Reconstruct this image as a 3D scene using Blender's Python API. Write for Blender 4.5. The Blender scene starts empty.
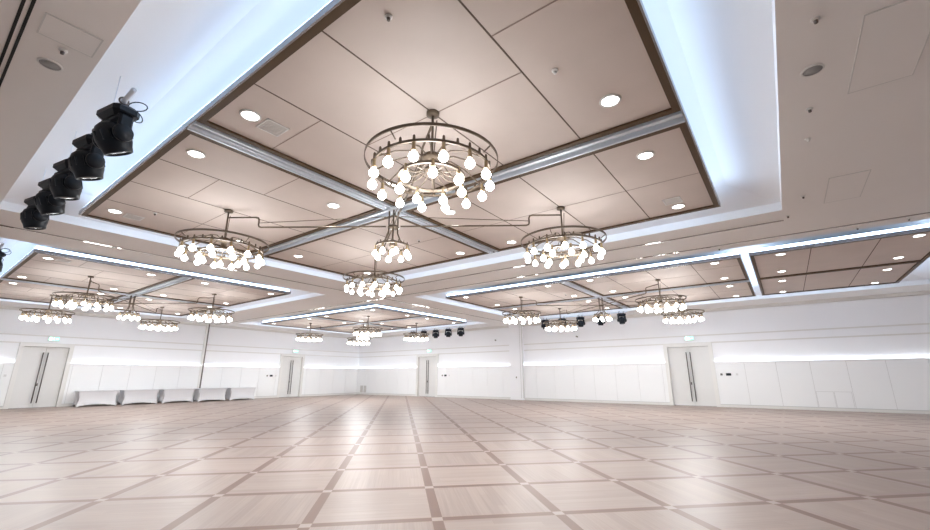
import bpy, math, random
from mathutils import Vector, Matrix
random.seed(7)
PI = math.pi
sc = bpy.context.scene
col = sc.collection

# ------------------------------------------------------------------ camera
cd = bpy.data.cameras.new('camera')
cam = bpy.data.objects.new('camera', cd); col.objects.link(cam)
cd.sensor_fit = 'HORIZONTAL'; cd.sensor_width = 36.0; cd.lens = 420.2148 * 36 / 930
cd.clip_start = 0.05; cd.clip_end = 200
YAW, PITCH, ROLL = math.radians(36.5816), math.radians(14.8772), math.radians(-0.0938)
F = Vector((-math.sin(YAW) * math.cos(PITCH), math.cos(YAW) * math.cos(PITCH), math.sin(PITCH)))
R0 = Vector((math.cos(YAW), math.sin(YAW), 0)); U0 = R0.cross(F)
RR = R0 * math.cos(ROLL) + U0 * math.sin(ROLL); UU = U0 * math.cos(ROLL) - R0 * math.sin(ROLL)
cam.matrix_world = Matrix(((RR.x, UU.x, -F.x, 0), (RR.y, UU.y, -F.y, 0), (RR.z, UU.z, -F.z, 1.35), (0, 0, 0, 1)))
sc.camera = cam

# ------------------------------------------------------------------ world, exposure, render look
w = bpy.data.worlds.new('world'); sc.world = w; w.use_nodes = True
w.node_tree.nodes['Background'].inputs[0].default_value = (0.9, 0.93, 1, 1)
w.node_tree.nodes['Background'].inputs[1].default_value = 0.3
sc.view_settings.view_transform = 'Standard'; sc.view_settings.look = 'None'
sc.view_settings.gamma = 1.0; sc.view_settings.use_curve_mapping = False
sc.view_settings.exposure = 0.50
try:
    sc.cycles.use_denoising = True
    sc.cycles.sample_clamp_indirect = 4.0
    sc.cycles.max_bounces = 10; sc.cycles.diffuse_bounces = 6
    sc.cycles.use_light_tree = True
    sc.cycles.caustics_reflective = False; sc.cycles.caustics_refractive = False
except Exception: pass

# light strengths (all lamps of the room)
CHAND_W = 44.0       # bulbs, all round
CHAND_D = 84.0      # bulbs, below the sockets       # each wheel of bulbs
CLUSTER_W = 28.0
BULB_E = 16.0
DOWN_W = 60.0
DOWN_E = 9.0
COVE_E = 8.0        # led strips on top of the ceiling rafts
WALL_E = 14.0        # led strip on the wainscot ledge
WARM = (0.925, 0.97, 1.0); COOL = (0.56, 0.74, 1.0); WALLC = (0.82, 0.90, 1.0)

# ------------------------------------------------------------------ materials
def mat(name, rgb, rough=0.5, metal=0.0, spec=0.5, bump=None, var=None):
    m = bpy.data.materials.new(name); m.use_nodes = True
    nt = m.node_tree; b = nt.nodes['Principled BSDF']
    b.inputs['Base Color'].default_value = (*rgb, 1); b.inputs['Roughness'].default_value = rough
    b.inputs['Metallic'].default_value = metal; b.inputs['Specular IOR Level'].default_value = spec
    if var or bump:
        tc = nt.nodes.new('ShaderNodeTexCoord')
        nz = nt.nodes.new('ShaderNodeTexNoise'); nz.inputs['Scale'].default_value = (var or bump)[0]; nz.inputs['Detail'].default_value = 4
        nt.links.new(tc.outputs['Object'], nz.inputs['Vector'])
        if var:
            mx = nt.nodes.new('ShaderNodeMix'); mx.data_type = 'RGBA'
            k = var[1]
            mx.inputs[6].default_value = (*[c * (1 - k) for c in rgb], 1); mx.inputs[7].default_value = (*[min(1, c * (1 + k)) for c in rgb], 1)
            nt.links.new(nz.outputs['Fac'], mx.inputs[0]); nt.links.new(mx.outputs[2], b.inputs['Base Color'])
        if bump:
            bp = nt.nodes.new('ShaderNodeBump'); bp.inputs['Strength'].default_value = bump[1]; bp.inputs['Distance'].default_value = 0.01
            nt.links.new(nz.outputs['Fac'], bp.inputs['Height']); nt.links.new(bp.outputs[0], b.inputs['Normal'])
    return m

def emat(name, rgb, strength, sample=True):
    m = bpy.data.materials.new(name); m.use_nodes = True
    nt = m.node_tree; nt.nodes.clear()
    e = nt.nodes.new('ShaderNodeEmission'); o = nt.nodes.new('ShaderNodeOutputMaterial')
    e.inputs[0].default_value = (*rgb, 1); e.inputs[1].default_value = strength
    nt.links.new(e.outputs[0], o.inputs[0])
    if not sample:
        try: m.cycles.emission_sampling = 'NONE'
        except Exception: pass
    return m

M = dict(
    ceil=mat('ceiling_paint', (0.84, 0.825, 0.81), 0.7, var=(1.5, 0.02)),
    cove=mat('cove_paint', (0.86, 0.87, 0.88), 0.7),
    panel=mat('beige_panel', (0.60, 0.52, 0.475), 0.6, var=(1.3, 0.10)),
    brown=mat('bronze_frame', (0.085, 0.050, 0.024), 0.6, 0.0, 0.3),
    seam=mat('dark_seam', (0.12, 0.085, 0.065), 0.8),
    seam2=mat('soft_seam', (0.30, 0.235, 0.20), 0.8),
    alu=mat('brushed_aluminium', (0.70, 0.75, 0.82), 0.38, 0.25),
    edge=mat('dark_metal_edge', (0.30, 0.30, 0.32), 0.25, 0.8),
    wall=mat('white_wall', (0.92, 0.925, 0.94), 0.6, var=(0.8, 0.015)),
    wains=mat('white_wainscot', (0.92, 0.93, 0.93), 0.45),
    groove=mat('panel_groove', (0.66, 0.66, 0.65), 0.8),
    cream=mat('cream_trim', (0.76, 0.745, 0.72), 0.6),
    frame=mat('cream_door_frame', (0.80, 0.79, 0.76), 0.45),
    door=mat('cream_door', (0.77, 0.765, 0.745), 0.5, var=(3, 0.02)),
    steel=mat('dark_steel', (0.16, 0.14, 0.13), 0.35, 0.8),
    brass=mat('aged_brass', (0.15, 0.115, 0.085), 0.42, 0.7),
    gold=mat('polished_brass', (0.50, 0.39, 0.24), 0.3, 0.85),
    black=mat('black_plastic', (0.004, 0.008, 0.014), 0.42, 0.0, 0.3, bump=(40, 0.1)),
    lens=mat('glass_lens', (0.03, 0.04, 0.06), 0.08, 0.0, 0.8),
    white=mat('white_plastic', (0.75, 0.75, 0.74), 0.5),
    white2=mat('pale_louvre', (0.62, 0.60, 0.58), 0.6),
    grille=mat('grey_grille', (0.33, 0.33, 0.33), 0.7, bump=(200, 0.5)),
    cloth=mat('white_stretch_cloth', (0.74, 0.735, 0.75), 0.8, var=(3, 0.03), bump=(60, 0.1)),
    track=mat('polished_track', (0.30, 0.26, 0.24), 0.03, 0.9),
    slot=mat('black_slot', (0.01, 0.01, 0.01), 0.8),
    bulb=emat('glowing_bulb', (1.0, 0.98, 0.95), BULB_E, False),
    down=emat('glowing_downlight', (1.0, 0.97, 0.93), DOWN_E, False),
    led=emat('cool_led_strip', COOL, COVE_E),
    wled=emat('white_led_strip', WALLC, WALL_E),
    exitg=emat('green_sign_light', (0.35, 0.95, 0.72), 1.3, False),
    exitw=emat('white_sign_light', (0.9, 1.0, 0.95), 2.2, False),
)

def floor_material():
    m = bpy.data.materials.new('parquet'); m.use_nodes = True
    nt = m.node_tree; N = nt.nodes; L = nt.links; b = N['Principled BSDF']
    def math_(op, a, b_=None, c=None):
        n = N.new('ShaderNodeMath'); n.operation = op
        for i, v in enumerate((a, b_, c)):
            if v is None: continue
            if isinstance(v, (int, float)): n.inputs[i].default_value = v
            else: L.new(v, n.inputs[i])
        return n.outputs[0]
    tc = N.new('ShaderNodeTexCoord'); sp = N.new('ShaderNodeSeparateXYZ'); L.new(tc.outputs['Object'], sp.inputs[0])
    s = 1.2407; c = math.sqrt(.5)
    u = math_('DIVIDE', math_('ADD', math_('ADD', math_('MULTIPLY', sp.outputs[0], c), math_('MULTIPLY', sp.outputs[1], c)), 0.8367), s)
    v = math_('DIVIDE', math_('SUBTRACT', math_('SUBTRACT', math_('MULTIPLY', sp.outputs[1], c), math_('MULTIPLY', sp.outputs[0], c)), 4.6127), s)
    u = math_('ADD', u, 100.5); v = math_('ADD', v, 100.5)
    fu = math_('FRACT', u); fv = math_('FRACT', v); cu = math_('FLOOR', u); cv = math_('FLOOR', v)
    du = math_('ABSOLUTE', math_('SUBTRACT', fu, 0.5)); dv = math_('ABSOLUTE', math_('SUBTRACT', fv, 0.5))
    # grid lines sit at half-integers of (u, v): centre of the band where fu = 0.5
    bu = math_('LESS_THAN', du, 0.043); bv = math_('LESS_THAN', dv, 0.043)
    anyb = math_('MAXIMUM', bu, bv); both = math_('MULTIPLY', bu, bv)
    tu = math_('ADD', u, 0.5); tv = math_('ADD', v, 0.5)
    ftu = math_('FRACT', tu); ftv = math_('FRACT', tv); ctu = math_('FLOOR', tu); ctv = math_('FLOOR', tv)
    par = math_('MODULO', math_('ADD', ctu, ctv), 2.0)
    inv = math_('SUBTRACT', 1.0, par)
    a = math_('ADD', math_('MULTIPLY', ftu, par), math_('MULTIPLY', ftv, inv))       # across the planks
    al = math_('ADD', math_('MULTIPLY', ftv, par), math_('MULTIPLY', ftu, inv))      # along them
    pid = math_('FLOOR', math_('MULTIPLY', a, 11.0))
    cmb = N.new('ShaderNodeCombineXYZ'); L.new(math_('ADD', math_('MULTIPLY', ctu, 17.0), pid), cmb.inputs[0]); L.new(ctv, cmb.inputs[1])
    L.new(math_('FLOOR', math_('MULTIPLY', math_('ADD', al, math_('MULTIPLY', pid, 0.37)), 0.8)), cmb.inputs[2])
    wn = N.new('ShaderNodeTexWhiteNoise'); wn.noise_dimensions = '3D'; L.new(cmb.outputs[0], wn.inputs['Vector'])
    cm2 = N.new('ShaderNodeCombineXYZ'); L.new(math_('MULTIPLY', a, 75.0), cm2.inputs[0]); L.new(math_('MULTIPLY', al, 1.2), cm2.inputs[1]); L.new(math_('ADD', ctu, math_('MULTIPLY', ctv, 7.3)), cm2.inputs[2])
    gn = N.new('ShaderNodeTexNoise'); gn.inputs['Scale'].default_value = 1.0; gn.inputs['Detail'].default_value = 3; L.new(cm2.outputs[0], gn.inputs['Vector'])
    cell = N.new('ShaderNodeCombineXYZ'); L.new(ctu, cell.inputs[0]); L.new(ctv, cell.inputs[1])
    wc = N.new('ShaderNodeTexWhiteNoise'); L.new(cell.outputs[0], wc.inputs['Vector'])
    f = math_('ADD', math_('MULTIPLY', wn.outputs['Value'], 0.16), math_('MULTIPLY', gn.outputs['Fac'], 0.75))
    f = math_('ADD', f, math_('MULTIPLY', wc.outputs['Value'], 0.12))
    r = N.new('ShaderNodeValToRGB'); L.new(f, r.inputs[0])
    r.color_ramp.elements[0].position = 0.15; r.color_ramp.elements[0].color = (0.245, 0.183, 0.152, 1)
    r.color_ramp.elements[1].position = 0.85; r.color_ramp.elements[1].color = (0.395, 0.31, 0.265, 1)
    band = N.new('ShaderNodeMix'); band.data_type = 'RGBA'; band.inputs[6].default_value = (0.15, 0.086, 0.062, 1); band.inputs[7].default_value = (0.21, 0.132, 0.10, 1)
    L.new(gn.outputs['Fac'], band.inputs[0])
    m1 = N.new('ShaderNodeMix'); m1.data_type = 'RGBA'; L.new(anyb, m1.inputs[0]); L.new(r.outputs[0], m1.inputs[6]); L.new(band.outputs[2], m1.inputs[7])
    m2 = N.new('ShaderNodeMix'); m2.data_type = 'RGBA'; L.new(both, m2.inputs[0]); L.new(m1.outputs[2], m2.inputs[6]); m2.inputs[7].default_value = (0.36, 0.29, 0.25, 1)
    L.new(m2.outputs[2], b.inputs['Base Color'])
    b.inputs['Roughness'].default_value = 0.4; b.inputs['Specular IOR Level'].default_value = 0.32
    rr = math_('ADD', math_('MULTIPLY', gn.outputs['Fac'], 0.10), 0.36); L.new(rr, b.inputs['Roughness'])
    return m
M['floor'] = floor_material()

# ------------------------------------------------------------------ mesh builder
class MB:
    def __init__(s): s.v = []; s.f = []; s.sm = []; s.mi = []; s.cur = 0
    def add(s, vs, fs, smooth=False):
        k = len(s.v); s.v += [tuple(p) for p in vs]
        for f in fs: s.f.append(tuple(i + k for i in f)); s.sm.append(smooth); s.mi.append(s.cur)
    def box(s, x0, x1, y0, y1, z0, z1):
        vs = [(x, y, z) for z in (z0, z1) for y in (y0, y1) for x in (x0, x1)]
        s.add(vs, [(0, 2, 3, 1), (4, 5, 7, 6), (0, 1, 5, 4), (2, 6, 7, 3), (0, 4, 6, 2), (1, 3, 7, 5)])
    def cbox(s, cx, cy, cz, dx, dy, dz, bev=0.0):
        if bev <= 0: s.box(cx - dx / 2, cx + dx / 2, cy - dy / 2, cy + dy / 2, cz - dz / 2, cz + dz / 2); return
        hx, hy, hz = dx / 2, dy / 2, dz / 2; vs = []
        prof = [(-hz, bev), (-hz + bev, 0), (hz - bev, 0), (hz, bev)]
        for z, i in prof:
            a, b_ = hx - i, hy - i; c = bev
            vs += [(cx + px, cy + py, cz + z) for px, py in ((-a + c, -b_), (a - c, -b_), (a, -b_ + c), (a, b_ - c), (a - c, b_), (-a + c, b_), (-a, b_ - c), (-a, -b_ + c))]
        fs = [tuple(range(7, -1, -1)), tuple(range(24, 32))]
        for l in range(3):
            for i in range(8): j = (i + 1) % 8; fs.append((l * 8 + i, l * 8 + j, l * 8 + 8 + j, l * 8 + 8 + i))
        s.add(vs, fs)
    def quad(s, a, b_, c, d): s.add([a, b_, c, d], [(0, 1, 2, 3)])
    def tube(s, pts, r, n=8, closed=False, caps=True):
        pts = [Vector(p) for p in pts]; vs = []; fs = []; m = len(pts); up = None
        for i, p in enumerate(pts):
            if closed: t = pts[(i + 1) % m] - pts[i - 1]
            else: t = pts[min(i + 1, m - 1)] - pts[max(i - 1, 0)]
            t.normalize()
            if up is None: up = Vector((0, 0, 1)) if abs(t.z) < 0.9 else Vector((1, 0, 0))
            a = t.cross(up)
            if a.length < 1e-4: a = t.orthogonal()
            a.normalize(); b_ = a.cross(t); b_.normalize(); up = b_
            rr = r[i] if isinstance(r, (list, tuple)) else r
            for k in range(n):
                an = 2 * PI * k / n; vs.append(p + a * math.cos(an) * rr + b_ * math.sin(an) * rr)
        for i in range(m if closed else m - 1):
            for k in range(n):
                j = (i + 1) % m
                fs.append((i * n + k, i * n + (k + 1) % n, j * n + (k + 1) % n, j * n + k))
        if not closed and caps: fs += [tuple(range(n - 1, -1, -1)), tuple((m - 1) * n + k for k in range(n))]
        s.add(vs, fs, True)
    def lathe(s, prof, n=12, cx=0, cy=0, cz=0, mtx=None):
        vs = []; fs = []
        for r, z in prof:
            for k in range(n):
                an = 2 * PI * k / n; p = Vector((r * math.cos(an), r * math.sin(an), z))
                if mtx: p = mtx @ p
                vs.append((p.x + cx, p.y + cy, p.z + cz))
        for i in range(len(prof) - 1):
            for k in range(n): fs.append((i * n + k, i * n + (k + 1) % n, (i + 1) * n + (k + 1) % n, (i + 1) * n + k))
        if prof[0][0] > 1e-5: fs.append(tuple(range(n - 1, -1, -1)))
        if prof[-1][0] > 1e-5: fs.append(tuple((len(prof) - 1) * n + k for k in range(n)))
        s.add(vs, fs, True)
    def band(s, R, z, th, h, n=64, cx=0, cy=0):     # flat hoop
        vs = []; fs = []
        for k in range(n):
            an = 2 * PI * k / n; c, q = math.cos(an), math.sin(an)
            for r, zz in ((R - th / 2, z - h / 2), (R + th / 2, z - h / 2), (R + th / 2, z + h / 2), (R - th / 2, z + h / 2)):
                vs.append((cx + r * c, cy + r * q, zz))
        for k in range(n):
            a, b_ = k * 4, ((k + 1) % n) * 4
            for i in range(4): j = (i + 1) % 4; fs.append((a + i, b_ + i, b_ + j, a + j))
        s.add(vs, fs)
    def mesh(s, name, mats):
        me = bpy.data.meshes.new(name); me.from_pydata(s.v, [], s.f)
        for m in (mats if isinstance(mats, (list, tuple)) else [mats]): me.materials.append(m)
        me.polygons.foreach_set('use_smooth', s.sm); me.polygons.foreach_set('material_index', s.mi)
        me.update(); return me
    def build(s, name, mats, parent=None, label=None):
        o = bpy.data.objects.new(name, s.mesh(name, mats)); col.objects.link(o)
        if parent: o.parent = parent
        if label: o['label'] = label
        return o

def tag(o, label=None, cat=None, group=None, kind=None):
    if label: o['label'] = label
    if cat: o['category'] = cat
    if group: o['group'] = group
    if kind: o['kind'] = kind
    return o
def struct(o): o['kind'] = 'structure'; return o
def thing(name, loc=(0, 0, 0), label=None, cat=None, group=None):
    o = bpy.data.objects.new(name, None); col.objects.link(o); o.location = loc; o.empty_display_size = 0.1
    return tag(o, label, cat, group)
def copy_tree(o, parent=None):
    c = o.copy(); col.objects.link(c)
    if parent: c.parent = parent
    for ch in list(o.children): copy_tree(ch, c)
    return c

# ------------------------------------------------------------------ measures of the room (metres)
H = 4.485
XL, YR = -28.09, 23.185            # left wall plane x, right-hand wall plane y
XE, YN = 6.2, -5.0                 # unseen ends behind the camera
PX, PY = -14.56, 11.58             # pitch of the coffers
E0, E1, F0, F1 = -0.545, -10.84, 1.719, 8.88
XC, YC = -5.65, 5.30               # crossing of the raft's channels
CH = 0.15                          # half width of a channel
GAP = 0.955
SX, S0, S1, SL = 0.409, 0.68, 9.843, -11.675
C1, C2 = -0.32, 3.578              # extra raft at the right end
RISE = 0.17; TOP = 0.46; SLOPE = 0.80   # riser at the opening, height of the flat recess top, width of its sloping rim

# floor
b = MB(); b.quad((XL, YN, 0), (XE, YN, 0), (XE, YR, 0), (XL, YR, 0)); struct(b.build('floor', M['floor']))

# ceiling: soffit plane with four openings, risers and recess tops
open_ = [(SL, SX, S0, S1), (SL + PX, SX + PX, S0, S1), (SL, C2 + GAP, S0 + PY, S1 + PY), (SL + PX, SX + PX, S0 + PY, S1 + PY)]
xs = sorted({XL, XE} | {v for o in open_ for v in o[:2]}); ys = sorted({YN, YR} | {v for o in open_ for v in o[2:]})
b = MB()
for i in range(len(xs) - 1):
    for j in range(len(ys) - 1):
        mx, my = (xs[i] + xs[i + 1]) / 2, (ys[j] + ys[j + 1]) / 2
        if any(o[0] < mx < o[1] and o[2] < my < o[3] for o in open_): continue
        b.quad((xs[i], ys[j], H), (xs[i], ys[j + 1], H), (xs[i + 1], ys[j + 1], H), (xs[i + 1], ys[j], H))
b.cur = 1
for x0, x1, y0, y1 in open_:
    ring = [(x0, y0, x1, y1, H), (x0, y0, x1, y1, H + RISE), (x0 + SLOPE, y0 + SLOPE, x1 - SLOPE, y1 - SLOPE, H + TOP)]
    cs = [[(a_, b_, z), (c_, b_, z), (c_, d_, z), (a_, d_, z)] for a_, b_, c_, d_, z in ring]
    for lo_, hi_ in zip(cs[:-1], cs[1:]):
        for k in range(4): b.quad(lo_[k], lo_[(k + 1) % 4], hi_[(k + 1) % 4], hi_[k])
    b.quad(*cs[2][::-1])
b.cur = 1
b.quad((XL, YN, H + 1), (XE, YN, H + 1), (XE, YR, H + 1), (XL, YR, H + 1))
struct(b.build('ceiling', [M['ceil'], M['cove']]))

# ---- door openings: (centre, half width of the frame)
DL = [(4.47, 0.95), (17.22, 0.92)]          # along the left wall (y)
DR = [(-20.53, 1.0), (-3.72, 1.06)]         # along the right-hand wall (x)
DH, FW = 2.80, 0.16
WZ = 1.97                                   # wainscot top
PIL = (-13.62, -12.72)                      # pilaster on the right-hand wall

def wall_panels(axis, lo, hi, gaps, joints0, pitch):
    """upper wall with ledges, wainscot panels, ledge and led strip; axis 'x' = left wall (runs in y), 'y' = right-hand wall (runs in x)"""
    D = 0.10
    def bx(m, a0, a1, d0, d1, z0, z1):
        if axis == 'y': m.box(a0, a1, YR - d1, YR - d0, z0, z1)
        else: m.box(XL + d0, XL + d1, a0, a1, z0, z1)
    # spans between doors
    spans = []; s = lo
    for c, h in sorted(gaps): spans.append((s, c - h)); s = c + h
    spans.append((s, hi))
    side = 'right' if axis == 'y' else 'left'
    u = MB()
    s = lo
    for c, h in sorted(gaps):
        bx(u, s, c - h, -0.2, 0, 0, H); bx(u, c - h, c + h, -0.2, 0, DH + 0.10, H); s = c + h
    bx(u, s, hi, -0.2, 0, 0, H)
    struct(u.build('wall_' + side, M['wall']))
    u = MB()                                      # three courses of wall boards, each standing a little proud
    bx(u, lo, hi, 0, 0.030, 2.93, 3.22); bx(u, lo, hi, 0, 0.050, 3.28, 4.33)
    u.cur = 1; bx(u, lo, hi, 0, 0.028, 3.22, 3.28); bx(u, lo, hi, 0, 0.012, 2.87, 2.93)
    struct(u.build('trim_%d' % (1 if axis == 'y' else 2), [M['wall'], M['cream']]))
    u = MB(); bx(u, lo, hi, 0, 0.11, 4.35, H)
    struct(u.build('trim_%d' % (3 if axis == 'y' else 4), M['cream']))
    u = MB()
    for a, c in spans:
        if c - a < 0.05: continue
        u.cur = 1; bx(u, a, c, 0.0, D - 0.02, 0.10, WZ - 0.02)
        u.cur = 0
        k = math.ceil((a - joints0) / pitch - 1e-6); cuts = [a] + [joints0 + q * pitch for q in range(k, k + 60) if a + 0.08 < joints0 + q * pitch < c - 0.08] + [c]
        for p, q in zip(cuts[:-1], cuts[1:]): bx(u, p + 0.007, q - 0.007, D - 0.02, D, 0.13, WZ - 0.03)
        bx(u, a, c, 0.0, D + 0.004, WZ - 0.025, WZ)
        bx(u, a, c, D - 0.025, D + 0.004, WZ, WZ + 0.03)
    struct(u.build('trim_%d' % (5 if axis == 'y' else 6), [M['wains'], M['groove']]))
    u = MB()
    for a, c in spans:
        if axis == 'y':
            for p, q in ((a, min(c, PIL[0])), (max(a, PIL[1]), c)):
                if q - p > 0.1: bx(u, p + 0.03, q - 0.03, 0.045, 0.07, WZ + 0.001, WZ + 0.018)
        else: bx(u, a + 0.03, c - 0.03, 0.045, 0.07, WZ + 0.001, WZ + 0.018)
    tag(u.build('led_strip', M['wled']), 'bright white light line along the ledge of the %s wall' % ('long right' if axis == 'y' else 'left'), 'light strip')
    u = MB()
    for a, c in spans:
        bx(u, a, c, 0, D + 0.012, 0.0, 0.10)
    struct(u.build('baseboard_' + side, M['frame']))

wall_panels('y', XL, XE, DR, -1.50, 1.155)
wall_panels('x', YN, YR, DL, 0.85, 1.17)
b = MB(); b.box(XL - .2, XE + .2, YN - .2, YN, 0, H); struct(b.build('wall_back', M['wall']))
b = MB(); b.box(XE, XE + .2, YN, YR, 0, H); struct(b.build('wall_east', M['wall']))
# pilaster and the joint on the left wall
b = MB(); b.box(PIL[0], PIL[1], YR - 0.24, YR, 0, H - 0.001)
b.box(PIL[0] - .02, PIL[1] + .02, YR - 0.255, YR, 0, 0.10); struct(b.build('trim_7', M['wall']))
b = MB(); b.box(PIL[1] - .16, PIL[1] - .13, YR - 0.245, YR - 0.24, 0.1, H - 0.01); b.box(PIL[1] - .02, PIL[1] + .01, YR - 0.246, YR - 0.2, 0.1, H - 0.01)
struct(b.build('trim_8', M['groove']))
b = MB(); b.box(XL, XL + 0.125, 11.36, 11.44, 0.0, H - 0.001); struct(b.build('trim_9', M['steel']))
b = MB(); b.box(XL, XL + 0.13, 11.25, 11.36, 0.0, H - 0.001); struct(b.build('trim_10', M['frame']))

# partition tracks in the ceiling (polished metal, they mirror the bulbs)
def track(n, x0, x1, y0, y1):
    m = MB(); m.box(x0, x1, y0, y1, H - 0.012, H + 0.0005); struct(m.build('trim_%d' % n, M['track']))
track(11, XL, XE, 11.725, 11.775)
track(12, -12.98, SX + 0.02, 10.52, 10.57)
track(13, -12.975, -12.925, YN, 10.50)
track(14, -12.975, -12.925, 11.82, YR - 0.25)
# double linear slot close above the camera
for n, yy in ((15, 0.075), (16, 0.128)):
    m = MB(); m.box(-9.5, -2.0, yy - 0.012, yy + 0.012, H - 0.004, H + 0.001); struct(m.build('trim_%d' % n, M['slot']))
# access hatches: outlines in the soffit
def hatch(label, x0, x1, y0, y1):
    m = MB(); t = 0.012
    m.box(x0, x1, y0, y1, H - 0.006, H + 0.001)
    o = m.build('access_hatch', M['ceil']); tag(o, label, 'hatch', 'access hatches in the ceiling')
    g = MB(); z = H - 0.008
    for a in ((x0 - t, x0, y0, y1), (x1, x1 + t, y0, y1), (x0 - t, x1 + t, y0 - t, y0), (x0 - t, x1 + t, y1, y1 + t)): g.box(*a, z, H + 0.001)
    g.build('frame', M['groove'], o)
hatch('square flush ceiling hatch at upper left beside the black slots', -5.15, -4.80, 0.225, 0.61)
hatch('large flush ceiling hatch right of the round speaker at top right', 1.06, 1.57, 4.62, 5.95)
hatch('flush ceiling hatch just before the lit right coffer', 1.05, 1.54, 8.62, 9.88)

# ------------------------------------------------------------------ ceiling rafts
def raft(label, ox, oy, quads, chans, bound):
    root = thing('ceiling_raft', (ox, oy, H), label, 'ceiling raft')
    for (x0, x1, y0, y1, jx, segs) in quads:
        fw = 0.085
        p = MB(); p.box(x0 + fw, x1 - fw, y0 + fw, y1 - fw, 0.02, 0.05)
        po = p.build('panel', M['panel'], root)
        s = MB(); z = 0.017; t = 0.009
        for x in jx: s.box(x - t, x + t, y0 + fw, y1 - fw, z, 0.03)
        s.build('seam', M['seam'], po)
        if segs:
            t = 0.007
            for a, c, y in segs:
                s = MB(); s.box(a + t, c - t, y - t, y + t, z, 0.03); s.build('cross_seam', M['seam2'], po)
        f = MB()
        for a in ((x0, x0 + fw, y0, y1), (x1 - fw, x1, y0, y1), (x0 + fw, x1 - fw, y0, y0 + fw), (x0 + fw, x1 - fw, y1 - fw, y1)): f.box(*a, -0.01, 0.052)
        f.build('frame', M['brown'], root)
    for (x0, x1, y0, y1) in chans:
        c = MB(); c.box(x0, x1, y0, y1, 0.045, 0.054)
        if x1 - x0 > y1 - y0:
            m_ = (y0 + y1) / 2
            c.box(x0, x1, m_ - 0.11, m_ - 0.085, -0.03, 0.045); c.box(x0, x1, m_ + 0.085, m_ + 0.11, -0.03, 0.045); c.box(x0, x1, m_ - 0.09, m_ - 0.02, -0.005, 0.045)
        else:
            m_ = (x0 + x1) / 2
            c.box(m_ - 0.11, m_ - 0.085, y0, y1, -0.03, 0.045); c.box(m_ + 0.085, m_ + 0.11, y0, y1, -0.03, 0.045); c.box(m_ - 0.09, m_ - 0.02, y0, y1, -0.005, 0.045)
        c.build('channel', M['alu'], root)
    x0, x1, y0, y1 = bound
    e = MB(); t = 0.02
    for a in ((x0 - t, x0, y0 - t, y1 + t), (x1, x1 + t, y0 - t, y1 + t), (x0, x1, y0 - t, y0), (x0, x1, y1, y1 + t)): e.box(*a, -0.01, 0.08)
    e.box(x0, x1, y0, y1, 0.055, 0.063)
    e.build('edge_trim', M['edge'], root)
    l = MB(); k = 0.02
    for a in ((x0 + k, x0 + k + .06, y0 + k, y1 - k), (x1 - k - .06, x1 - k, y0 + k, y1 - k), (x0 + k, x1 - k, y0 + k, y0 + k + .06), (x0 + k, x1 - k, y1 - k - .06, y1 - k)): l.box(*a, 0.085, 0.16)
    l.build('led_strip', M['led'], root)
    return root

P = 1.24
def quad_set():
    q = []
    x0, x1 = XC + CH, E0; m = (F0 + YC - CH) / 2; xm = [x1 - P, x1 - 2 * P, x1 - 3 * P]
    q.append((x0, x1, F0, YC - CH, xm, [(x0, xm[2], 2.68), (xm[2], xm[1], m), (xm[1], xm[0], m), (xm[0], x1, 2.83)]))
    m2 = (F1 + YC + CH) / 2
    q.append((x0, x1, YC + CH, F1, xm, [(x0, xm[2], m2), (xm[2], xm[1], m2), (xm[1], xm[0], m2), (xm[0], x1, m2)]))
    x0, x1 = E1, XC - CH; xm = [x1 - P, x1 - 2 * P, x1 - 3 * P]
    q.append((x0, x1, F0, YC - CH, xm, [(x0, xm[2], m), (xm[2], xm[1], m), (xm[1], xm[0], 2.68), (xm[0], x1, m)]))
    q.append((x0, x1, YC + CH, F1, xm, [(x0, xm[2], m2), (xm[2], xm[1], m2), (xm[1], xm[0], m2), (xm[0], x1, m2)]))
    return q
chan = [(E1, E0, YC - CH, YC + CH), (XC - CH, XC + CH, F0, YC - CH), (XC - CH, XC + CH, YC + CH, F1)]
bd = (E1, E0, F0, F1)
COF = [('overhead', 0, 0), ('left', PX, 0), ('right', 0, PY), ('rear corner', PX, PY)]
RL = {'overhead': 'large beige panelled ceiling raft directly overhead with four wheel chandeliers and aluminium cross channels',
      'left': 'beige ceiling raft at the left of the picture with a glowing white near edge',
      'right': 'beige ceiling raft to the right with long white glowing edge and chandeliers near the pilaster',
      'rear corner': 'most distant beige ceiling raft, by the far corner of the hall'}
for nm, ox, oy in COF: raft(RL[nm], ox, oy, quad_set(), chan, bd)
# the narrower raft at the right end
ym = YC; q = []
for a, c in ((F0, ym - .02), (ym + .02, F1)): q.append((C1, C2, a, c, [C1 + 1.3, C1 + 2.6], []))
raft('narrow beige ceiling raft at the right end without chandeliers, divided by seams', 0, PY, q, [], (C1, C2, F0, F1))

# ------------------------------------------------------------------ downlights
DX = {('near',): 0}
d = thing('downlight')
m = MB(); m.lathe([(0.125, 0.012), (0.125, -0.006), (0.10, -0.010), (0.098, 0.0)], 20); m.build('rim', M['white'], d)
m = MB(); m.lathe([(0.0, -0.004), (0.098, -0.004), (0.098, 0.004)], 20); m.build('lamp', M['down'], d)
ld = bpy.data.lights.new('downlight_beam', 'SPOT'); ld.energy = DOWN_W; ld.color = (0.93, 0.975, 1.0); ld.spot_size = math.radians(130); ld.spot_blend = 0.8; ld.shadow_soft_size = 0.08
proto_d = d; first = True
quadn = {(1, 0): 'near', (0, 0): 'left', (1, 1): 'right', (0, 1): 'far'}
raftn = {'overhead': 'overhead raft', 'left': 'left raft', 'right': 'right raft', 'rear corner': 'corner raft'}
def place_down(x, y, label, group, light=True, z=H + 0.012):
    global first
    o = proto_d if first else copy_tree(proto_d)
    first = False
    o.location = (x, y, z); tag(o, label, 'downlight', group)
    return o
lightpos = []
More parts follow.
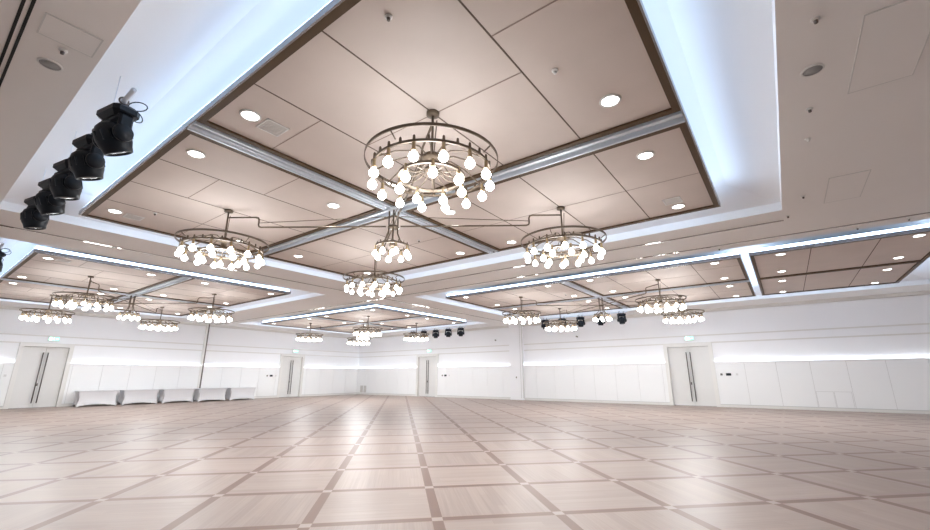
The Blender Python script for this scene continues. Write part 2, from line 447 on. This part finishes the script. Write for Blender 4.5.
for nm, ox, oy in COF:
    for i, (xa, xb) in enumerate(((-10.10, -6.433), (-4.874, -1.184))):
        for j, (ya, yb) in enumerate(((2.087, 4.478), (6.064, 8.46))):
            for ii, x in enumerate((xa, xb)):
                for jj, y in enumerate((ya, yb)):
                    place_down(x + ox, y + oy, 'round lit downlight at the %s corner of the %s panel of the %s' % (quadn[(ii, jj)], quadn[(i, j)], raftn[nm]), 'round downlights in the beige rafts')
                    lightpos.append((x + ox, y + oy))
for ii, x in enumerate((0.345, 2.945)):
    for jj, y in enumerate((13.70, 16.05, 17.72, 20.10)):
        place_down(x, y, 'round lit downlight in the narrow end raft, %s row, %s' % (('left', 'right')[ii], ('nearest the camera', 'second from the camera', 'third from the camera', 'nearest the wall')[jj]), 'round downlights in the beige rafts')
        lightpos.append((x, y))

# ------------------------------------------------------------------ chandeliers
def bulb_parts(root, x, y, z, scale=1.0):
    s = MB(); s.lathe([(0.012, 0.0), (0.020, -0.004), (0.020, -0.075), (0.026, -0.08), (0.026, -0.10), (0.016, -0.105)], 8, x, y, z)
    so = s.build('socket', M['gold'], root)
    g = MB(); g.lathe([(0.014, -0.10), (0.022, -0.115), (0.044, -0.140), (0.054, -0.169), (0.046, -0.199), (0.025, -0.219), (0.0, -0.225)], 10, x, y, z)
    g.build('bulb', M['bulb'], so)

def wheel_proto():
    """origin at the canopy on the ceiling"""
    t = thing('wheel_chandelier')
    m = MB(); m.lathe([(0.0, 0.0), (0.078, 0.0), (0.078, -0.042), (0.03, -0.05), (0.0, -0.05)], 20); m.build('canopy', M['brass'], t)
    m = MB(); m.tube([(0, 0, -0.045), (0, 0, -0.66)], 0.016, 10); m.tube([(0.05, 0.02, -0.12), (0.02, 0.01, -0.60)], 0.007, 6); m.build('stem', M['brass'], t)
    m = MB(); m.band(0.785, -0.675, 0.010, 0.036, 72); m.build('outer_ring', M['brass'], t)
    m = MB(); m.band(0.69, -0.80, 0.02, 0.03, 64)
    for k in range(28):
        a = 2 * PI * k / 28; m.lathe([(0.014, -0.02), (0.017, 0.0), (0.014, 0.05), (0.006, 0.06)], 6, 0.69 * math.cos(a), 0.69 * math.sin(a), -0.79)
    m.build('toothed_ring', M['brass'], t)
    m = MB(); m.band(0.38, -0.88, 0.03, 0.03, 48); m.build('inner_ring', M['brass'], t)
    m = MB(); m.lathe([(0.0, -0.58), (0.10, -0.585), (0.12, -0.61), (0.12, -0.655), (0.05, -0.67), (0.05, -0.75), (0.09, -0.77), (0.09, -0.80), (0.03, -0.83), (0.0, -0.85)], 16)
    m.build('hub', M['brass'], t)
    for k in range(12):
        a = 2 * PI * (k + .25) / 12; c, s = math.cos(a), math.sin(a)
        m = MB()
        m.tube([(0.10 * c, 0.10 * s, -0.63), (0.26 * c, 0.26 * s, -0.60), (0.46 * c, 0.46 * s, -0.66), (0.69 * c, 0.69 * s, -0.80)], 0.009, 6)
        m.tube([(0.06 * c, 0.06 * s, -0.78), (0.20 * c, 0.20 * s, -0.86), (0.38 * c, 0.38 * s, -0.88)], 0.007, 6)
        if k % 3 == 0: m.tube([(0.69 * c, 0.69 * s, -0.74), (0.78 * c, 0.78 * s, -0.675)], 0.008, 6)
        m.build('arm', M['brass'], t)
    for k in range(14):
        a = 2 * PI * (k + .5) / 14; bulb_parts(t, 0.69 * math.cos(a), 0.69 * math.sin(a), -0.81)
    for k in range(7):
        a = 2 * PI * (k + .1) / 7; bulb_parts(t, 0.38 * math.cos(a), 0.38 * math.sin(a), -0.84)
    return t

def cluster_proto():
    t = thing('cluster_chandelier')
    m = MB(); m.lathe([(0.0, 0.02), (0.13, 0.02), (0.13, -0.03), (0.05, -0.04), (0.0, -0.04)], 20); m.build('canopy', M['alu'], t)
    for k in range(4):
        a = PI / 4 + k * PI / 2; c, s = math.cos(a), math.sin(a); m = MB()
        m.tube([(0.085 * c, 0.085 * s, -0.03), (0.085 * c, 0.085 * s, -0.48), (0.14 * c, 0.14 * s, -0.62), (0.30 * c, 0.30 * s, -0.74)], 0.014, 8); m.build('tube', M['brass'], t)
    m = MB(); m.lathe([(0.0, -0.33), (0.10, -0.335), (0.11, -0.36), (0.10, -0.385), (0.0, -0.39)], 16); m.build('junction_disc', M['brass'], t)
    m = MB(); m.band(0.30, -0.74, 0.02, 0.035, 40)
    for k in range(16):
        a = 2 * PI * k / 16; m.lathe([(0.012, -0.02), (0.014, 0.0), (0.005, 0.05)], 6, 0.30 * math.cos(a), 0.30 * math.sin(a), -0.73)
    m.build('ring', M['brass'], t)
    m = MB(); m.lathe([(0.0, -0.60), (0.05, -0.62), (0.06, -0.74), (0.02, -0.76), (0.0, -0.76)], 12); m.build('hub', M['brass'], t)
    for k in range(8):
        a = 2 * PI * (k + .3) / 8; bulb_parts(t, 0.32 * math.cos(a), 0.32 * math.sin(a), -0.75)
    bulb_parts(t, 0, 0, -0.70)
    return t

def pipe_parts(t, dx, dy):
    """pipe that leaves the stem, drops and runs to the crossing; a thin rod above it"""
    L = math.hypot(dx, dy); ux, uy = dx / L, dy / L; r = 0.62
    m = MB(); P_ = [(0, -0.155), (r - .06, -0.155), (r - .015, -0.17), (r, -0.21), (r, -0.31), (r + .015, -0.345), (r + .06, -0.36), (L - 0.14, -0.36)]
    m.tube([(ux * a, uy * a, z) for a, z in P_], 0.016, 8); m.build('pipe', M['brass'], t)
    m = MB(); m.tube([(ux * (r + .02), uy * (r + .02), -0.27), (ux * (L - 0.14), uy * (L - 0.14), -0.16)], 0.007, 6); m.build('tie_rod', M['brass'], t)

wheel = wheel_proto(); clus = cluster_proto()
Q = {'near': (-3.02, 3.407), 'left': (-8.277, 3.407), 'right': (-3.02, 7.173), 'far': (-8.277, 7.173)}
variants = {}
for qn, (qx, qy) in Q.items():
    t = copy_tree(wheel) if qn != 'far' else wheel
    variants[qn] = t
for qn, (qx, qy) in Q.items(): pipe_parts(variants[qn], XC - qx, YC - qy)
pl = bpy.data.lights.new('chandelier_glow', 'POINT'); pl.energy = CHAND_W; pl.color = WARM; pl.shadow_soft_size = 0.3
ps = bpy.data.lights.new('chandelier_downlight', 'SPOT'); ps.energy = CHAND_D; ps.color = WARM; ps.shadow_soft_size = 0.35; ps.spot_size = PI; ps.spot_blend = 0.15
pc = bpy.data.lights.new('cluster_glow', 'POINT'); pc.energy = CLUSTER_W; pc.color = WARM; pc.shadow_soft_size = 0.2
def glow(data, parent, z):
    o = bpy.data.objects.new('glow', data); col.objects.link(o); o.parent = parent; o.location = (0, 0, z)
for nm, ox, oy in COF:
    for qn, (qx, qy) in Q.items():
        o = variants[qn] if nm == 'overhead' else copy_tree(variants[qn])
        o.location = (qx + ox, qy + oy, H + 0.018)
        tag(o, 'brass wheel chandelier under the %s panel of the %s' % (qn, raftn[nm]), 'chandelier', 'wheel chandeliers')
    o = clus if nm == 'overhead' else copy_tree(clus)
    o.location = (XC + ox, YC + oy, H + 0.0)
    tag(o, 'small brass bulb cluster on four tubes at the channel crossing of the %s' % raftn[nm], 'chandelier', 'small cluster chandeliers')
for o in list(col.objects):
    if o.name.startswith('wheel_chandelier'): glow(pl, o, -1.15); glow(ps, o, -0.88)
    elif o.name.startswith('cluster_chandelier'): glow(pc, o, -1.05)
for i, (x, y) in enumerate(lightpos):
    pass
for o in list(col.objects):
    if o.name.startswith('downlight') and o.type == 'EMPTY':
        s = bpy.data.objects.new('beam', ld); col.objects.link(s); s.parent = o; s.location = (0, 0, -0.03)

# ------------------------------------------------------------------ stage lights on bars
def stage_proto():
    t = thing('stage_light')
    m = MB(); m.cbox(0, 0, -0.125, 0.40, 0.25, 0.14, 0.045); m.build('base', M['black'], t)
    for s in (-1, 1):
        m = MB(); pts = [(s * 0.11, 0.040 * math.cos(a), 0.040 * math.sin(a)) for a in [k * PI / 8 for k in range(16)]]
        m.tube(pts, 0.009, 6, closed=True); m.cbox(s * 0.11, 0, -0.051, 0.03, 0.04, 0.012); m.build('clamp', M['steel'], t)
    m = MB()
    for s in (-1, 1):
        m.cbox(s * 0.185, 0, -0.30, 0.05, 0.13, 0.24, 0.02); m.lathe([(0.0, -.035), (0.085, -.03), (0.095, 0.0), (0.085, .025), (0.0, .03)], 18, s * 0.19, 0, -0.39, Matrix.Rotation(PI / 2, 3, 'Y'))
    m.cbox(0, 0, -0.19, 0.38, 0.13, 0.04, 0.015)
    m.build('yoke', M['black'], t)
    h = MB(); h.lathe([(0.0, 0.165), (0.07, 0.155), (0.12, 0.12), (0.152, 0.055), (0.160, -0.01), (0.152, -0.07), (0.135, -0.12), (0.125, -0.175), (0.112, -0.18), (0.108, -0.16)], 28)
    for k in range(12):
        a = 2 * PI * k / 12; h.cbox(0.150 * math.cos(a), 0.150 * math.sin(a), 0.01, 0.022, 0.022, 0.10)
    ho = h.build('head', M['black'], t); ho.location = (0, 0, -0.39)
    l = MB(); l.lathe([(0.0, -0.172), (0.06, -0.170), (0.105, -0.160), (0.108, -0.15)], 24); l.build('lens', M['lens'], ho)
    for s, q in ((-1, .10), (1, .07)):
        c = MB(); pts = [(s * (0.12 + .06 * math.sin(a * .9)), 0.05 + q + q * math.sin(a), -0.06 + q * .8 * (1 - math.cos(a)) * .9) for a in [k * PI / 8 for k in range(17)]]
        c.tube(pts, 0.006, 6); c.build('cable', M['black'], t)
    return t
st = stage_proto(); first_s = True
def bar(x0, x1, y, z, xsn, where, tilts, rot, hz):
    global first_s
    t = thing('lighting_bar', ((x0 + x1) / 2, y, z), 'silver pipe hung in the ceiling gap carrying stage lights, %s' % where, 'pipe')
    m = MB(); L = (x1 - x0) / 2; m.tube([(-L, 0, 0), (L, 0, 0)], 0.025, 10); m.build('pipe', M['alu'], t)
    n = 3; zt = H + hz - z
    for k in range(n):
        m = MB(); x = -L + 0.75 + k * (2 * L - 1.5) / (n - 1); m.tube([(x, 0, 0.02), (x, 0, zt)], 0.004, 6); m.build('hanger', M['alu'], t)
    ords = ['first', 'second', 'third', 'fourth', 'fifth']
    for i, x in enumerate(xsn):
        o = st if first_s else copy_tree(st); first_s = False
        o.location = (x, y, z)
        for c in o.children:
            if c.name.startswith(('clamp', 'cable')): continue
            c.rotation_euler = (tilts[i % len(tilts)] if c.name.startswith('head') else 0, 0, rot)
        tag(o, 'black moving head stage light, %s' % (where2[where] % ords[i]), 'stage light', 'stage lights on the bars')
where2 = {'beside the overhead raft': '%s and so on from the right end of the bar beside the overhead raft',
          'beside the left raft': '%s from the right, left picture edge',
          'before the long right wall': '%s from the left on the bar before the right wall',
          'by the far corner': '%s from the left on the bar by the far corner'}
where2['beside the overhead raft'] = '%s from the bar\'s near end beside the overhead raft'
bar(-10.2, -4.92, 0.95, 4.19, [-5.33, -6.30, -7.27, -8.18, -9.2], 'beside the overhead raft', [0.5, 0.35, 0.25, 0.4, 0.2], 0.2, 0.235)
bar(-20.0, -14.25, 1.08, 4.36, [-15.0, -16.15], 'beside the left raft', [0.3], 0.2, 0.28)
bar(-10.6, -5.8, 21.1, 4.40, [-10.2, -9.2, -8.2, -7.15, -6.1], 'before the long right wall', [0.1, -0.1, 0.05], 0.9, 0.28)
bar(-20.6, -15.6, 21.1, 4.36, [-20.1, -19.1, -18.05, -17.0, -16.0], 'by the far corner', [0.1, 0.0, -0.1], 0.9, 0.28)

# ------------------------------------------------------------------ doors
def make_door(n, axis, c, hw):
    root = thing('door_%d' % n); struct(root)
    D = 0.10
    if axis == 'y': root.location = (c, YR, 0); rz = 0
    else: root.location = (XL, c, 0); rz = PI / 2
    root.rotation_euler = (0, 0, rz)      # local -y points into the room
    f = MB()
    for s in (-1, 1):
        a, b_ = sorted((s * hw, s * (hw - FW))); f.box(a, b_, -D - 0.03, 0.18, 0, DH + 0.10)
    f.box(-hw + FW, hw - FW, -D - 0.03, 0.18, DH - 0.06, DH + 0.10)
    f.build('door_frame', M['frame'], root)
    w_ = hw - FW - 0.004
    for s in (-1, 1):
        l = MB(); a, b_ = sorted((s * 0.004, s * w_)); l.box(a, b_, 0.03, 0.08, 0.008, DH - 0.068)
        lo = l.build('door_leaf', M['door'], root)
        h = MB(); x = s * 0.085
        h.tube([(x, -0.035, 0.20), (x, -0.035, DH - 0.32)], 0.021, 8)
        for z in (0.38, DH - 0.52): h.tube([(x, 0.03, z), (x, -0.035, z)], 0.010, 6)
        h.build('door_handle', M['steel'], lo)
        if s == -1: 
            k = MB(); k.cbox(s * 0.03, 0.024, 1.02, 0.05, 0.014, 0.12, 0.004); k.build('lock_plate', M['steel'], lo)
    b_ = MB(); b_.box(-hw + FW, hw - FW, 0.085, 0.15, 0, DH - 0.06); b_.build('door_backing', M['slot'], root)
    return root
make_door(1, 'x', *DL[0]); make_door(2, 'x', *DL[1]); make_door(3, 'y', *DR[0]); make_door(4, 'y', *DR[1])

def exit_sign(x, y, rz, label):
    t = thing('exit_sign', (x, y, 3.13), label, 'exit sign', 'exit signs over the doors'); t.rotation_euler = (0, 0, rz)
    m = MB(); m.box(-0.20, 0.20, -0.05, 0.0, -0.10, 0.10); m.build('housing', M['white'], t)
    m = MB(); m.box(-0.185, 0.185, -0.056, -0.05, -0.085, 0.085); p = m.build('sign_face', M['exitg'], t)
    m = MB(); y0, y1 = -0.060, -0.056                      # running figure, arrow
    m.box(-0.02, 0.01, y0, y1, -0.03, 0.03); m.lathe([(0.0, -.002), (0.016, -.002), (0.016, .002), (0, .002)], 10, 0.0, -0.058, 0.05, Matrix.Rotation(PI / 2, 3, 'X'))
    m.add([(-.02, y0, -.03), (.0, y0, -.03), (-.045, y0, -.07), (-.06, y0, -.07)], [(0, 1, 2, 3)]); m.add([(-.005, y0, -.03), (.01, y0, -.03), (.04, y0, -.07), (.025, y0, -.07)], [(0, 1, 2, 3)])
    m.box(0.07, 0.13, y0, y1, -0.01, 0.01); m.add([(.13, y0, -.03), (.165, y0, 0), (.13, y0, .03)], [(0, 1, 2)])
    m.box(-0.16, -0.08, y0, y1, -0.07, 0.07)
    m.build('pictogram', M['exitw'], p)
exit_sign(XL + 0.064, DL[0][0] + 0.15, PI / 2, 'green lit exit sign above the big double door at far left')
exit_sign(XL + 0.064, DL[1][0] + 0.15, PI / 2, 'green lit exit sign above the left wall door beyond the tables')
exit_sign(DR[0][0] + 0.2, YR - 0.064, 0, 'green lit exit sign above the door nearest the hall corner')
exit_sign(DR[1][0] + 0.15, YR - 0.064, 0, 'green lit exit sign above the double door on the right wall')

# ------------------------------------------------------------------ tables with stretch covers
def table_mesh(L, W, Hh):
    m = MB(); n = 16; rows = 8; arch = 0.10
    def side(fn, length):
        vs = []; fs = []
        for i in range(n + 1):
            u = i / n; a = 2 * u - 1
            zb = arch * (1 - a * a) ** 0.9
            for j in range(rows + 1):
                t = j / rows; z = zb + (Hh - zb) * t
                inw = 0.055 * (math.sin(PI * t)) * (1 if abs(a) < 2 else 0)
                pinch = 0.06 * math.sin(PI * t)
                vs.append(fn(a * (length / 2 - pinch), inw * (1 - 0.3 * abs(a)), z))
        for i in range(n):
            for j in range(rows):
                k = i * (rows + 1) + j; fs.append((k, k + rows + 1, k + rows + 2, k + 1))
        m.add(vs, fs, True)
    side(lambda a, d, z: (a, -W / 2 + d, z), L); side(lambda a, d, z: (-a, W / 2 - d, z), L)
    side(lambda a, d, z: (L / 2 - d, a, z), W); side(lambda a, d, z: (-L / 2 + d, -a, z), W)
    return m
t0 = thing('banquet_table')
TL, TW, TH = 1.52, 0.74, 0.71
m = table_mesh(TL, TW, TH); m.build('stretch_cover', M['cloth'], t0)
m = MB(); m.cbox(0, 0, TH - 0.012, TL + 0.06, TW + 0.03, 0.03, 0.01); m.build('tabletop', M['cloth'], t0)
for sx in (-1, 1):
    for sy in (-1, 1):
        m = MB(); m.tube([(sx * (TL / 2 - .07), sy * (TW / 2 - .07), 0), (sx * (TL / 2 - .07), sy * (TW / 2 - .07), TH - .03)], 0.014, 8); m.build('leg', M['steel'], t0)
        m = MB(); m.cbox(sx * (TL / 2 - .035), sy * (TW / 2 - .035), 0.012, 0.07, 0.07, 0.024, 0.008); m.build('foot_pocket', M['cloth'], t0)
tl = ['nearest the big left door', 'second from the big left door', 'middle one of the row of five', 'fourth from the left, just past the dark wall joint', 'last of the row, farthest from the left door']
for i in range(5):
    o = t0 if i == 0 else copy_tree(t0)
    o.location = (XL + 0.14 + 0.06 + TW / 2 + 0.05 + 0.10, 6.53 + i * 1.745, 0); o.rotation_euler = (0, 0, PI / 2)
    tag(o, 'white banquet table in stretch cover, %s' % tl[i], 'table', 'covered tables along the left wall')

# ------------------------------------------------------------------ small fittings
def ceiling_speaker(x, y, label, r=0.10, z=H):
    t = thing('ceiling_speaker', (x, y, z), label, 'speaker', 'round ceiling speakers')
    m = MB(); m.lathe([(r, 0.002), (r, -0.008), (r * .86, -0.012), (r * .84, -0.006)], 28); m.build('rim', M['white'], t)
    m = MB(); m.lathe([(0.0, -0.010), (r * .84, -0.007), (r * .84, 0.0)], 28); m.build('grille', M['grille'], t)
ceiling_speaker(0.71, 5.23, 'round grey ceiling speaker right of the lit coffer edge, top right')
ceiling_speaker(-5.64, 0.39, 'round grey ceiling speaker at the upper left between slots and coffer')
def detector(x, y, label, z=H, dark=False):
    t = thing('ceiling_sensor', (x, y, z), label, 'sensor', 'small ceiling sensors')
    m = MB(); m.lathe([(0.035, 0.0), (0.035, -0.012), (0.022, -0.02), (0.0, -0.02)], 16); m.build('base', M['white'], t)
    m = MB(); m.lathe([(0.018, -0.02), (0.016, -0.045), (0.010, -0.05), (0.0, -0.05)], 12); m.build('sensor_head', M['steel' if dark else 'white'], t)
detector(0.70, 4.40, 'small dark tipped ceiling sensor above the right speaker', dark=True)
detector(0.71, 6.06, 'small ceiling sensor just below the right speaker', dark=True)
detector(0.72, 6.90, 'small white ceiling dot two sensors below the right speaker')
detector(0.50, 10.28, 'small ceiling sensor at the far right corner of the overhead coffer', dark=True)
detector(0.72, 9.25, 'small ceiling sensor left of the far hatch', dark=True)
detector(-5.27, 0.42, 'small dark ceiling sensor beside the left speaker', dark=True)
detector(-0.9, 12.05, 'small ceiling sensor before the right coffer glow, left one', dark=True)
detector(1.72, 12.08, 'small ceiling sensor before the right coffer glow, middle one', dark=True)
detector(2.5, 11.98, 'small ceiling sensor before the right coffer glow, right one', dark=True)
detector(-2.40, 2.08, 'small dark silver sensor in the near panel of the overhead raft', z=H + 0.02, dark=True)
detector(-1.49, 3.62, 'small white sensor disc in the near panel by a seam', z=H + 0.02)
detector(-6.58, 7.02, 'black dome sensor in the far panel of the overhead raft', z=H + 0.02, dark=True)
detector(-6.6, 15.63, 'black dome sensor in the far panel of the right raft', z=H + 0.02, dark=True)
detector(-9.6, 2.6, 'tiny dark sensor in the left panel of the overhead raft', z=H + 0.02, dark=True)
def vent(x, y, label):
    t = thing('ceiling_vent', (x, y, H + 0.02), label, 'vent', 'square vents in the beige panels')
    a = 0.15; m = MB()
    for q in ((-a, a, -a, -a + .02), (-a, a, a - .02, a), (-a, -a + .02, -a, a), (a - .02, a, -a, a)): m.box(*q, -0.01, 0.0)
    m.build('vent_frame', M['white'], t)
    m = MB(); m.box(-a + .02, a - .02, -a + .02, a - .02, -0.004, 0.0)
    for k in range(9): m.box(-a + .02, a - .02, -a + .035 + k * .029, -a + .045 + k * .029, -0.009, 0.0)
    m.build('louvre', M['white2'], t)
vent(-4.91, 2.40, 'square white grille beside a downlight in the near panel overhead')
vent(-1.22, 8.12, 'square white grille beside a downlight in the right panel overhead')
vent(-10.20, 2.42, 'square white grille beside a downlight in the left panel overhead')
vent(-4.91 + PX * 0 - 14.56 + 3.69, 2.40, 'square white grille beside a downlight in the near panel of the left raft')
def control(x, y, rz, zc, label):
    t = thing('control_panel', (x, y, zc), label, 'wall controls', 'dark wall control panels'); t.rotation_euler = (0, 0, rz)
    m = MB(); m.cbox(0.09, -0.008, 0, 0.20, 0.016, 0.11, 0.003); m.build('touch_screen', M['black'], t)
    m = MB(); m.cbox(-0.19, -0.008, 0, 0.09, 0.016, 0.09, 0.003); m.build('switch', M['steel'], t)
    m = MB(); m.cbox(0.42, -0.006, 0.0, 0.09, 0.012, 0.09, 0.003); m.build('socket_plate', M['white'], t)
control(-2.25, YR - 0.101, 0, 1.43, 'small dark control panel right of the double door on the right wall')
control(-18.9, YR - 0.101, 0, 1.43, 'small dark control panel right of the door nearest the corner')
control(XL + 0.101, 15.65, PI / 2, 1.43, 'small dark control panel left of the far left-wall door')
control(XL + 0.101, 2.9, PI / 2, 1.43, 'small dark control panel at the left picture edge beside the big door')
def wcam(x, y, z, label):
    t = thing('wall_camera', (x, y, z), label, 'camera', 'small wall cameras')
    m = MB(); m.cbox(0, -0.02, 0, 0.08, 0.04, 0.08, 0.005); m.build('bracket', M['white'], t)
    m = MB(); m.tube([(0.02, -0.04, 0), (0.12, -0.12, -0.04)], 0.035, 10); m.build('camera_body', M['steel'], t)
wcam(-14.75, YR - 0.06, 3.62, 'small white wall camera left of the pilaster high on the wall')
wcam(-9.3, YR - 0.06, 3.55, 'small dark wall camera high on the wall right of the pilaster')
t = thing('wall_switch', (PIL[1] - 0.45, YR - 0.24, 1.3), 'tiny dark switch on the front of the white pilaster', 'switch')
m = MB(); m.cbox(0, -0.008, 0, 0.07, 0.016, 0.09, 0.003); m.build('plate', M['steel'], t)
t = thing('wall_grille', (-27.2, YR - 0.101, 0.42), 'pale square double grille low on the wall beside the hall corner', 'grille')
m = MB(); m.cbox(-0.2, -0.01, 0, 0.30, 0.02, 0.5, 0.004); m.cbox(0.2, -0.01, 0, 0.30, 0.02, 0.5, 0.004); m.build('grille_panel', M['white2'], t)
# service flaps in the wainscot on the right
for i, (a, c) in enumerate(((0.84, 1.37), (1.41, 1.92))):
    m = MB(); m.box(a, c, YR - 0.104, YR - 0.10, 0.14, 0.73); o = m.build('service_flap', M['wains'])
    tag(o, 'square white service flap low in the right wainscot, %s one' % ('left', 'right')[i], 'wall flap', 'service flaps in the wainscot')
    g = MB(); t_ = 0.012
    for q in ((a - t_, a, .14, .73), (c, c + t_, .14, .73), (a - t_, c + t_, .73, .742)): g.box(q[0], q[1], YR - 0.105, YR - 0.10, q[2], q[3])
    g.build('flap_joint', M['groove'], o)
